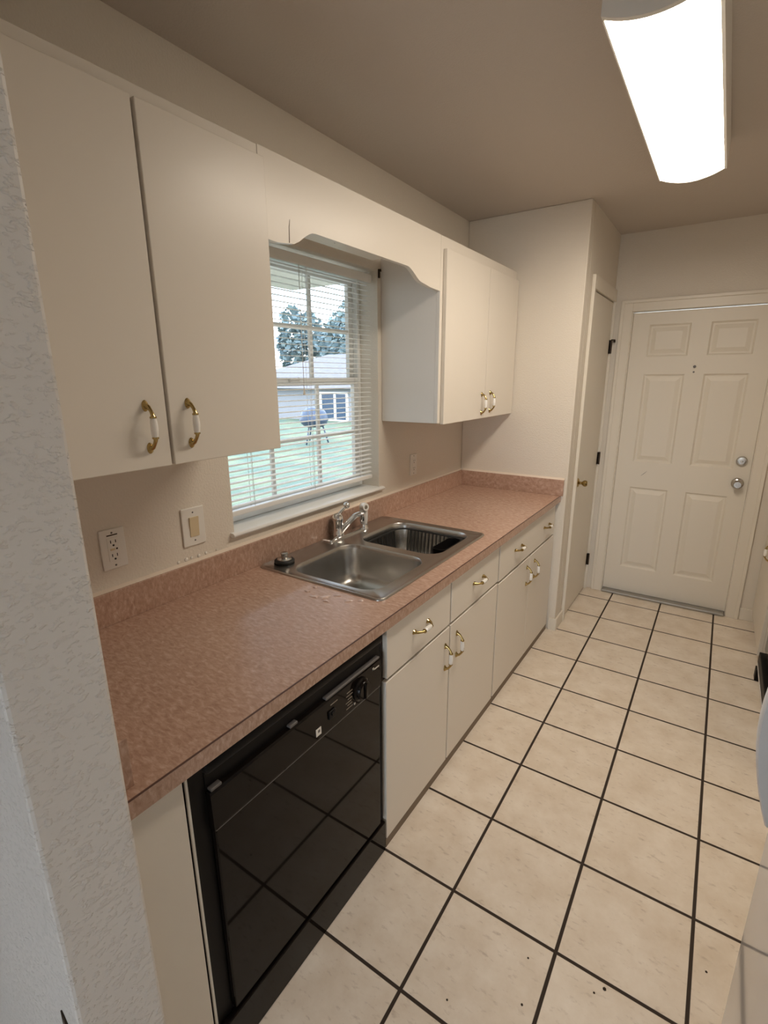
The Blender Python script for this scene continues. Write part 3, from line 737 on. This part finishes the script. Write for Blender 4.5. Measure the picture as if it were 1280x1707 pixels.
# ------------------------------------------------------------------ wall plates
def plate(name, y0, y1, z0, z1, label, cat):
    t = empty(name, (0.0, (y0 + y1) / 2, (z0 + z1) / 2), label, cat)
    obj('cover_plate', B(0.0003, 0.0065, y0, y1, z0, z1, 0.003), M['white'], t)
    return t
def outlet_face(t, yc, zc, gfi):
    bm = new(); box(bm, 0.006, 0.0082, yc - 0.0175, yc + 0.0175, zc - 0.036, zc + 0.036, 0.0012)
    for s in (1, -1):
        zz = zc + s * 0.021
        box(bm, 0.0075, 0.0085, yc - 0.0085, yc - 0.0060, zz - 0.002, zz + 0.007, mat=1); box(bm, 0.0075, 0.0085, yc + 0.0060, yc + 0.0085, zz - 0.002, zz + 0.007, mat=1)
        lathe(bm, [(0, 0.001), (0.0032, 0.001), (0.0032, 0.0), (0, 0)], (0.0075, yc, zz - 0.009), 'x', 10, 1)
    f = obj('receptacle', bm, [M['white'], M['rubber']], t)
    if gfi:
        tag(obj('test_button', B(0.0078, 0.0094, yc - 0.011, yc + 0.003, zc - 0.003, zc + 0.003, 0.0006), M['ivory'], f), 'ivory test button')
        tag(obj('reset_button', B(0.0078, 0.0092, yc + 0.006, yc + 0.011, zc - 0.0025, zc + 0.0025, 0.0006), M['hinge'], f), 'small dark reset button')
    for s in (1, -1):
        bm = new(); lathe(bm, [(0, 0.0012), (0.0028, 0.0010), (0.0032, 0), (0, 0)], (0.0063, yc, zc + s * 0.050), 'x', 10)
        obj('screw', bm, M['grey'], t)
t = plate('wall_outlet', 0.681, 0.756, 1.079, 1.202, 'white wall outlet with test button near the partition wall', 'outlet'); outlet_face(t, 0.718, 1.140, True)
bm = new()
box(bm, 0.0062, 0.0070, 0.702, 0.734, 1.1815, 1.185)
tag(obj('printed_mark', bm, M['hinge'], t), 'tiny dark print')
t = plate('light_switch', 0.950, 1.038, 1.074, 1.207, 'white plate with ivory rocker switch between the outlet and window', 'light switch')
bm = new(); prism(bm, [(0.006, 1.106), (0.0085, 1.106), (0.0125, 1.174), (0.006, 1.174)], 'y', 0.977, 1.011); obj('rocker', bm, M['ivory'], t)
for z in (1.092, 1.190):
    bm = new(); lathe(bm, [(0, 0.0012), (0.0028, 0.0010), (0.0032, 0), (0, 0)], (0.0063, 0.994, z), 'x', 10); obj('screw', bm, M['grey'], t)
t = plate('wall_outlet', 2.436, 2.507, 1.082, 1.204, 'white wall outlet under the corner wall cabinet right of the window', 'outlet'); outlet_face(t, 2.4715, 1.143, False)

# ------------------------------------------------------------------ ceiling lamp
LT = empty('ceiling_light', (1.21, 2.08, H), 'long glowing fluorescent wraparound light on the ceiling', 'ceiling light')
lx0, lx1, ly0, ly1 = 1.090, 1.319, 1.495, 2.700
bm = new(); box(bm, lx0 - 0.006, lx1 + 0.008, ly0 - 0.010, ly1 + 0.010, 2.512, H - 0.0005, 0.003)
box(bm, lx0 - 0.005, lx0 - 0.001, ly0, ly1, 2.440, 2.513); box(bm, lx1 + 0.001, lx1 + 0.009, ly0, ly1, 2.440, 2.513)
obj('base_pan', bm, M['white'], LT)
def arc(n=16, dz=0.0, g=0.0):
    out = []
    for j in range(n + 1):
        a = PI * j / n
        w_ = 0.5 * (lx1 - lx0) + g; u_ = -1 + 2 * j / n
        out.append(((lx0 + lx1) / 2 + w_ * u_, 2.444 - (0.022 + dz) * (1 - u_ * u_)))
    return out
bm = new()
a = arc(); Av = [bm.verts.new((x, ly0, z)) for x, z in a]; Bv = [bm.verts.new((x, ly1, z)) for x, z in a]
for j in range(len(a) - 1):
    f = bm.faces.new((Av[j], Av[j + 1], Bv[j + 1], Bv[j])); f.smooth = True
obj('lens', bm, M['lens'], LT, True)
for (ya_, yb_, g) in ((ly0 - 0.016, ly0 - 0.001, 0.006), (ly1 + 0.001, ly1 + 0.010, 0.003)):
    bm = new(); prism(bm, [((lx0 + lx1) / 2 - 0.1145 - g, 2.546)] + arc(16, 0.005, g) + [((lx0 + lx1) / 2 + 0.1145 + g, 2.546)], 'y', ya_, yb_); obj('end_cap', bm, M['white'], LT)

# ------------------------------------------------------------------ right-hand side: refrigerator, range, cabinet
FR = empty('refrigerator', (2.05, 0.80, 0.0), 'white refrigerator at the right edge with a curved grey handle', 'refrigerator')
rx = 1.656
obj('cabinet_body', B(rx + 0.055, 2.44, 0.385, 1.158, 0.02, 1.72, 0.006), M['fridge'], FR)
obj('door', B(rx, rx + 0.05, 0.380, 1.162, 0.012, 1.16, 0.004), M['fridge'], FR)
obj('freezer_door', B(rx, rx + 0.05, 0.380, 1.162, 1.172, 1.72, 0.004), M['fridge'], FR)
bm = new()
hp = []
for k in range(15):
    t = k / 14; hp.append((rx - 0.004 - 0.042 * math.sin(PI * t) ** 0.9, 1.130, 0.735 + 0.46 * t))
for i, p in enumerate(hp):
    pass
ringz = []
for i, p in enumerate(hp):
    q0, q1 = hp[max(i - 1, 0)], hp[min(i + 1, 14)]
    d_ = Vector(q1) - Vector(q0); d_.normalize(); nrm = Vector((d_.z, 0, -d_.x))
    P0 = Vector(p)
    ringz.append([tuple(P0 + nrm * a_ + Vector((0, b_, 0))) for a_, b_ in ((0.011, 0.012), (0.008, 0.018), (-0.008, 0.018), (-0.011, 0.012), (-0.011, -0.012), (-0.008, -0.018), (0.008, -0.018), (0.011, -0.012))])
R = loft(bm, ringz, close_last=True); bm.faces.new(R[0][::-1])
tag(obj('handle', bm, M['fhandle'], FR, True), 'curved pale grey door handle')

RG = empty('kitchen_range', (2.1, 2.75, 0.0), 'kitchen range with dark glossy oven front beyond the refrigerator', 'range')
M['rangeblk'] = mat('dark_oven_glass', (0.030, 0.022, 0.016), 0.08, spec=0.7)
obj('cabinet_body', B(1.85, 2.44, 2.32, 3.22, 0.06, 0.905, 0.004), M['fridge'], RG)
obj('cooktop', B(1.82, 2.44, 2.31, 3.23, 0.906, 0.925, 0.004), M['black'], RG)
obj('oven_door', B(1.826, 1.849, 2.33, 3.21, 0.17, 0.84, 0.004), M['rangeblk'], RG)
bm = new(); tube(bm, [(1.82, 2.45, 0.80), (1.80, 2.45, 0.80), (1.79, 2.50, 0.80), (1.79, 3.05, 0.80), (1.80, 3.10, 0.80), (1.82, 3.10, 0.80)], 0.010, 10); obj('oven_handle', bm, M['black'], RG, True)
obj('bottom_drawer', B(1.806, 1.849, 2.335, 3.205, 0.085, 0.150, 0.004), M['black'], RG)
tag(obj('drawer_trim', B(1.806, 1.849, 2.335, 3.205, 0.068, 0.082, 0.002), M['fridge'], RG), 'thin white trim under the drawer')
for y in (2.33, 3.14): obj('foot', B(1.80, 1.86, y, y + 0.06, 0.0005, 0.067, 0.004), M['black'], RG)

RC = empty('side_cabinet', (2.1, 3.6, 0.0), 'white base cabinet with porcelain pull on the right beside the back wall', 'cabinet')
obj('cabinet_body', B(1.824, 2.44, 3.262, 3.962, 0.09, 0.875, 0.001), M['cab'], RC)
obj('toe_kick', B(1.86, 2.44, 3.275, 3.962, 0.0005, 0.0895), M['kick'], RC)
d = obj('door', B(1.803, 1.8235, 3.265, 3.955, 0.095, 0.72, 0.002), M['cab'], RC); pull(d, 1.803, 3.56, 0.62, False, True)
d = obj('drawer', B(1.803, 1.8235, 3.265, 3.955, 0.732, 0.868, 0.002), M['cab'], RC); pull(d, 1.803, 3.61, 0.80, True, True)
tag(obj('side_countertop', B(1.785, 2.445, 3.24, 3.968, 0.8765, 0.915, 0.003), M['lam']), 'short pink laminate countertop over the right cabinet by the back wall', 'countertop')

# damage on the dining side of the partition
bm = new(); tube(bm, [(0.655, 0.1915, 0.585), (0.668, 0.1912, 0.560), (0.673, 0.1912, 0.545), (0.688, 0.1912, 0.500)], [0.0012, 0.005, 0.004, 0.002], 6)
tag(obj('wall_gouge', bm, M['hinge']), 'dark chipped gouge low on the grey side of the partition wall', 'gouge')

for (x, y, s_) in ((1.225, 0.990, 0.0035), (1.053, 0.889, 0.003), (1.380, 1.125, 0.003), (1.402, 1.150, 0.005), (1.633, 1.352, 0.0035), (1.203, 1.109, 0.003)):
    bm = new(); lathe(bm, [(0, 0), (s_, 0.0002), (s_ * 0.8, s_ * 0.5), (0, s_ * 0.7)], (x, y, 0.0002), 'z', 6)
    tag(obj('crumb', bm, M['hinge']), 'tiny dark crumb lying on the near beige floor tiles', 'crumb', 'crumbs on the floor')

# ------------------------------------------------------------------ outside
M['grass'] = mat('lawn', (0.075, 0.128, 0.095), 0.9, vary=(1.2, 8, (0.16, 0.19, 0.105), 0.40, 0.70))
bm = B(-60, -WT - 0.01, -5, 60, -0.5, -0.2)
tag(obj('lawn', bm, M['grass']), kind='structure')
M['siding'] = mat('pale_stucco', (0.25, 0.255, 0.275), 0.8)
M['shingle'] = mat('pale_grey_shingles', (0.13, 0.13, 0.147), 0.8, vary=(6, 4, (0.155, 0.155, 0.172), 0.4, 0.6))
M['pane'] = mat('dark_blue_pane', (0.04, 0.07, 0.12), 0.15)
HS = empty('neighbor_house', (-14.5, 21.0, -0.2), 'pale single-storey house with grey roof across the lawn', 'house')
hx0, hx1, hy0, hy1 = -20.6, -8.5, 17.7, 26.0
obj('walls', B(hx0, hx1, hy0, hy1, -0.2, 1.25), M['siding'], HS)
bm = new()
e0 = [(hx0 - 0.4, hy0 - 0.4, 1.22), (hx1 + 0.4, hy0 - 0.4, 1.22), (hx1 + 0.4, hy1 + 0.4, 1.22), (hx0 - 0.4, hy1 + 0.4, 1.22)]
e1 = [(-16.8, (hy0 + hy1) / 2, 2.9), (hx1 - 3.6, (hy0 + hy1) / 2, 2.9)]
v = [bm.verts.new(p) for p in e0] + [bm.verts.new(p) for p in e1]
for q in ((0, 1, 5, 4), (1, 2, 5), (2, 3, 4, 5), (3, 0, 4), (3, 2, 1, 0)): bm.faces.new([v[i] for i in q])
obj('roof', bm, M['shingle'], HS)
bm = new(); box(bm, -13.75, -12.35, hy0 - 0.02, hy0 - 0.001, -0.15, 0.98)
wp = obj('window', bm, M['pane'], HS)
bm = new()
for xx in (-13.80, -12.98, -12.30): box(bm, xx - 0.06, xx + 0.06, hy0 - 0.05, hy0 - 0.0005, -0.18, 1.05)
box(bm, -13.86, -12.24, hy0 - 0.051, hy0 - 0.0006, -0.24, -0.14); box(bm, -13.86, -12.24, hy0 - 0.051, hy0 - 0.0006, 0.98, 1.07)
obj('frame', bm, M['blindw'], wp)

GR = empty('yard_grill', (-8.6, 11.2, -0.2), 'round dark blue object on thin legs out on the lawn', 'grill')
M['bluepaint'] = mat('dark_blue_enamel', (0.03, 0.055, 0.10), 0.4)
gx, gy = -8.37, 11.05
bm = new(); lathe(bm, [(0, 0.52), (0.20, 0.49), (0.33, 0.39), (0.39, 0.27), (0.40, 0.16), (0.42, 0.155), (0.42, 0.13)], (gx, gy, 0.34), 'z', 24); obj('lid', bm, M['bluepaint'], GR, True)
bm = new(); lathe(bm, [(0.40, 0.125), (0.37, 0.04), (0.26, -0.05), (0, -0.08)], (gx, gy, 0.34), 'z', 24); obj('kettle', bm, M['bluepaint'], GR, True)
for k in range(3):
    a_ = 2 * PI * k / 3 + 0.6
    bm = new(); tube(bm, [(gx + 0.25 * math.cos(a_), gy + 0.25 * math.sin(a_), 0.30), (gx + 0.40 * math.cos(a_), gy + 0.40 * math.sin(a_), -0.2)], 0.022, 8); obj('leg', bm, M['bluepaint'], GR)

M['bark'] = mat('bark', (0.12, 0.10, 0.08), 0.9)
M['leaf'] = mat('blue_green_foliage', (0.085, 0.14, 0.165), 0.8, vary=(0.9, 3, (0.16, 0.22, 0.215), 0.35, 0.7))
def tree(x, y, h, r, lab):
    t = empty('tree', (x, y, -0.2), lab, 'tree', 'trees behind the pale house')
    bm = new(); tube(bm, [(x, y, -0.2), (x + 0.1, y, h * 0.35), (x, y + 0.1, h * 0.7)], [0.22, 0.16, 0.06], 8); obj('trunk', bm, M['bark'], t)
    bm = new()
    for k in range(1500):
        while True:
            q = Vector((random.uniform(-1, 1), random.uniform(-1, 1), random.uniform(-1, 1)))
            if 0.15 < q.length < 1: break
        lump = 1 + 0.25 * math.sin(4 * q.x + x) * math.cos(5 * q.y + y)
        cc = Vector((x + q.x * r * lump, y + q.y * r * lump, h * 0.60 + q.z * h * 0.40 * lump))
        u = Vector((random.gauss(0, 1), random.gauss(0, 1), random.gauss(0, 1))).normalized(); w = u.orthogonal().normalized(); s = random.uniform(0.16, 0.34)
        bm.faces.new([bm.verts.new(cc + (u * a_ + w * b_) * s) for a_, b_ in ((1, 0), (0, 0.6), (-1, 0), (0, -0.6))])
    obj('crown', bm, M['leaf'], t)
for (x, y, h, r, lab) in ((-30.5, 34.5, 7.8, 2.2, 'bluish-green tree seen over the left low end of the roof'), (-26.0, 34.5, 6.6, 2.1, 'lower bluish-green tree in the middle behind the grey roof'), (-22.0, 31.5, 7.2, 1.9, 'tall bluish-green tree rising at the right behind the grey roof'), (-31.0, 26.5, 5.4, 2.5, 'low bluish-green tree farthest left beyond the lawn')):
    tree(x, y, h, r, lab)
# own eave seen at the top of the window
tag(obj('eave', B(-0.75, -WT - 0.002, -0.5, 5.0, 2.28, 2.42), M['siding']), kind='structure')

# ------------------------------------------------------------------ daylight
w = bpy.data.worlds.new('World'); sc.world = w; w.use_nodes = True
nt = w.node_tree; L = nt.links
bg = nt.nodes['Background']
sky = nt.nodes.new('ShaderNodeTexSky'); sky.sky_type = 'NISHITA'; sky.sun_disc = False; sky.sun_elevation = math.radians(40); sky.sun_rotation = math.radians(120); sky.air_density = 1.0; sky.dust_density = 1.5
tc = nt.nodes.new('ShaderNodeTexCoord')
nz = nt.nodes.new('ShaderNodeTexNoise'); nz.inputs['Scale'].default_value = 2.2; nz.inputs['Detail'].default_value = 5
L.new(tc.outputs['Generated'], nz.inputs['Vector'])
rm = nt.nodes.new('ShaderNodeMapRange'); rm.inputs['From Min'].default_value = 0.38; rm.inputs['From Max'].default_value = 0.60
L.new(nz.outputs['Fac'], rm.inputs['Value'])
sm = nt.nodes.new('ShaderNodeMix'); sm.data_type = 'RGBA'; sm.blend_type = 'MULTIPLY'; sm.inputs['Factor'].default_value = 1.0
L.new(sky.outputs[0], sm.inputs[6]); SKY = 0.13; sm.inputs[7].default_value = (SKY, SKY, SKY, 1)
mx = nt.nodes.new('ShaderNodeMix'); mx.data_type = 'RGBA'
L.new(rm.outputs['Result'], mx.inputs['Factor']); L.new(sm.outputs[2], mx.inputs[6]); mx.inputs[7].default_value = (0.88, 1.0, 1.15, 1)
L.new(mx.outputs[2], bg.inputs['Color']); bg.inputs['Strength'].default_value = 6.6

# ------------------------------------------------------------------ camera
cam = bpy.data.cameras.new('camera'); co = bpy.data.objects.new('camera', cam); C.objects.link(co)
Rw = [[0.8316641504283946, 0.5552517852572025, -0.005495076060094126], [0.1390236572112309, -0.21779213420189336, -0.9660429643734272], [-0.5375938649462351, 0.802659355672426, -0.2583230441205258]]
mw = Matrix(((Rw[0][0], -Rw[1][0], -Rw[2][0], 1.4523), (Rw[0][1], -Rw[1][1], -Rw[2][1], 0.0), (Rw[0][2], -Rw[1][2], -Rw[2][2], 1.6234), (0, 0, 0, 1)))
co.matrix_world = mw
cam.sensor_fit = 'HORIZONTAL'; cam.sensor_width = 36.0; cam.lens = 36.0 * 830.917 / 1280; cam.clip_start = 0.02; cam.clip_end = 300
sc.camera = co

sc.view_settings.view_transform = 'Standard'; sc.view_settings.look = 'None'; sc.view_settings.gamma = 1.0
sc.view_settings.use_curve_mapping = False; sc.view_settings.exposure = 0.0
sc.cycles.max_bounces = 10; sc.cycles.diffuse_bounces = 6; sc.cycles.glossy_bounces = 5; sc.cycles.transparent_max_bounces = 12
sc.cycles.caustics_reflective = False; sc.cycles.caustics_refractive = False
sc.cycles.sample_clamp_indirect = 6.0
sc.cycles.use_denoising = True
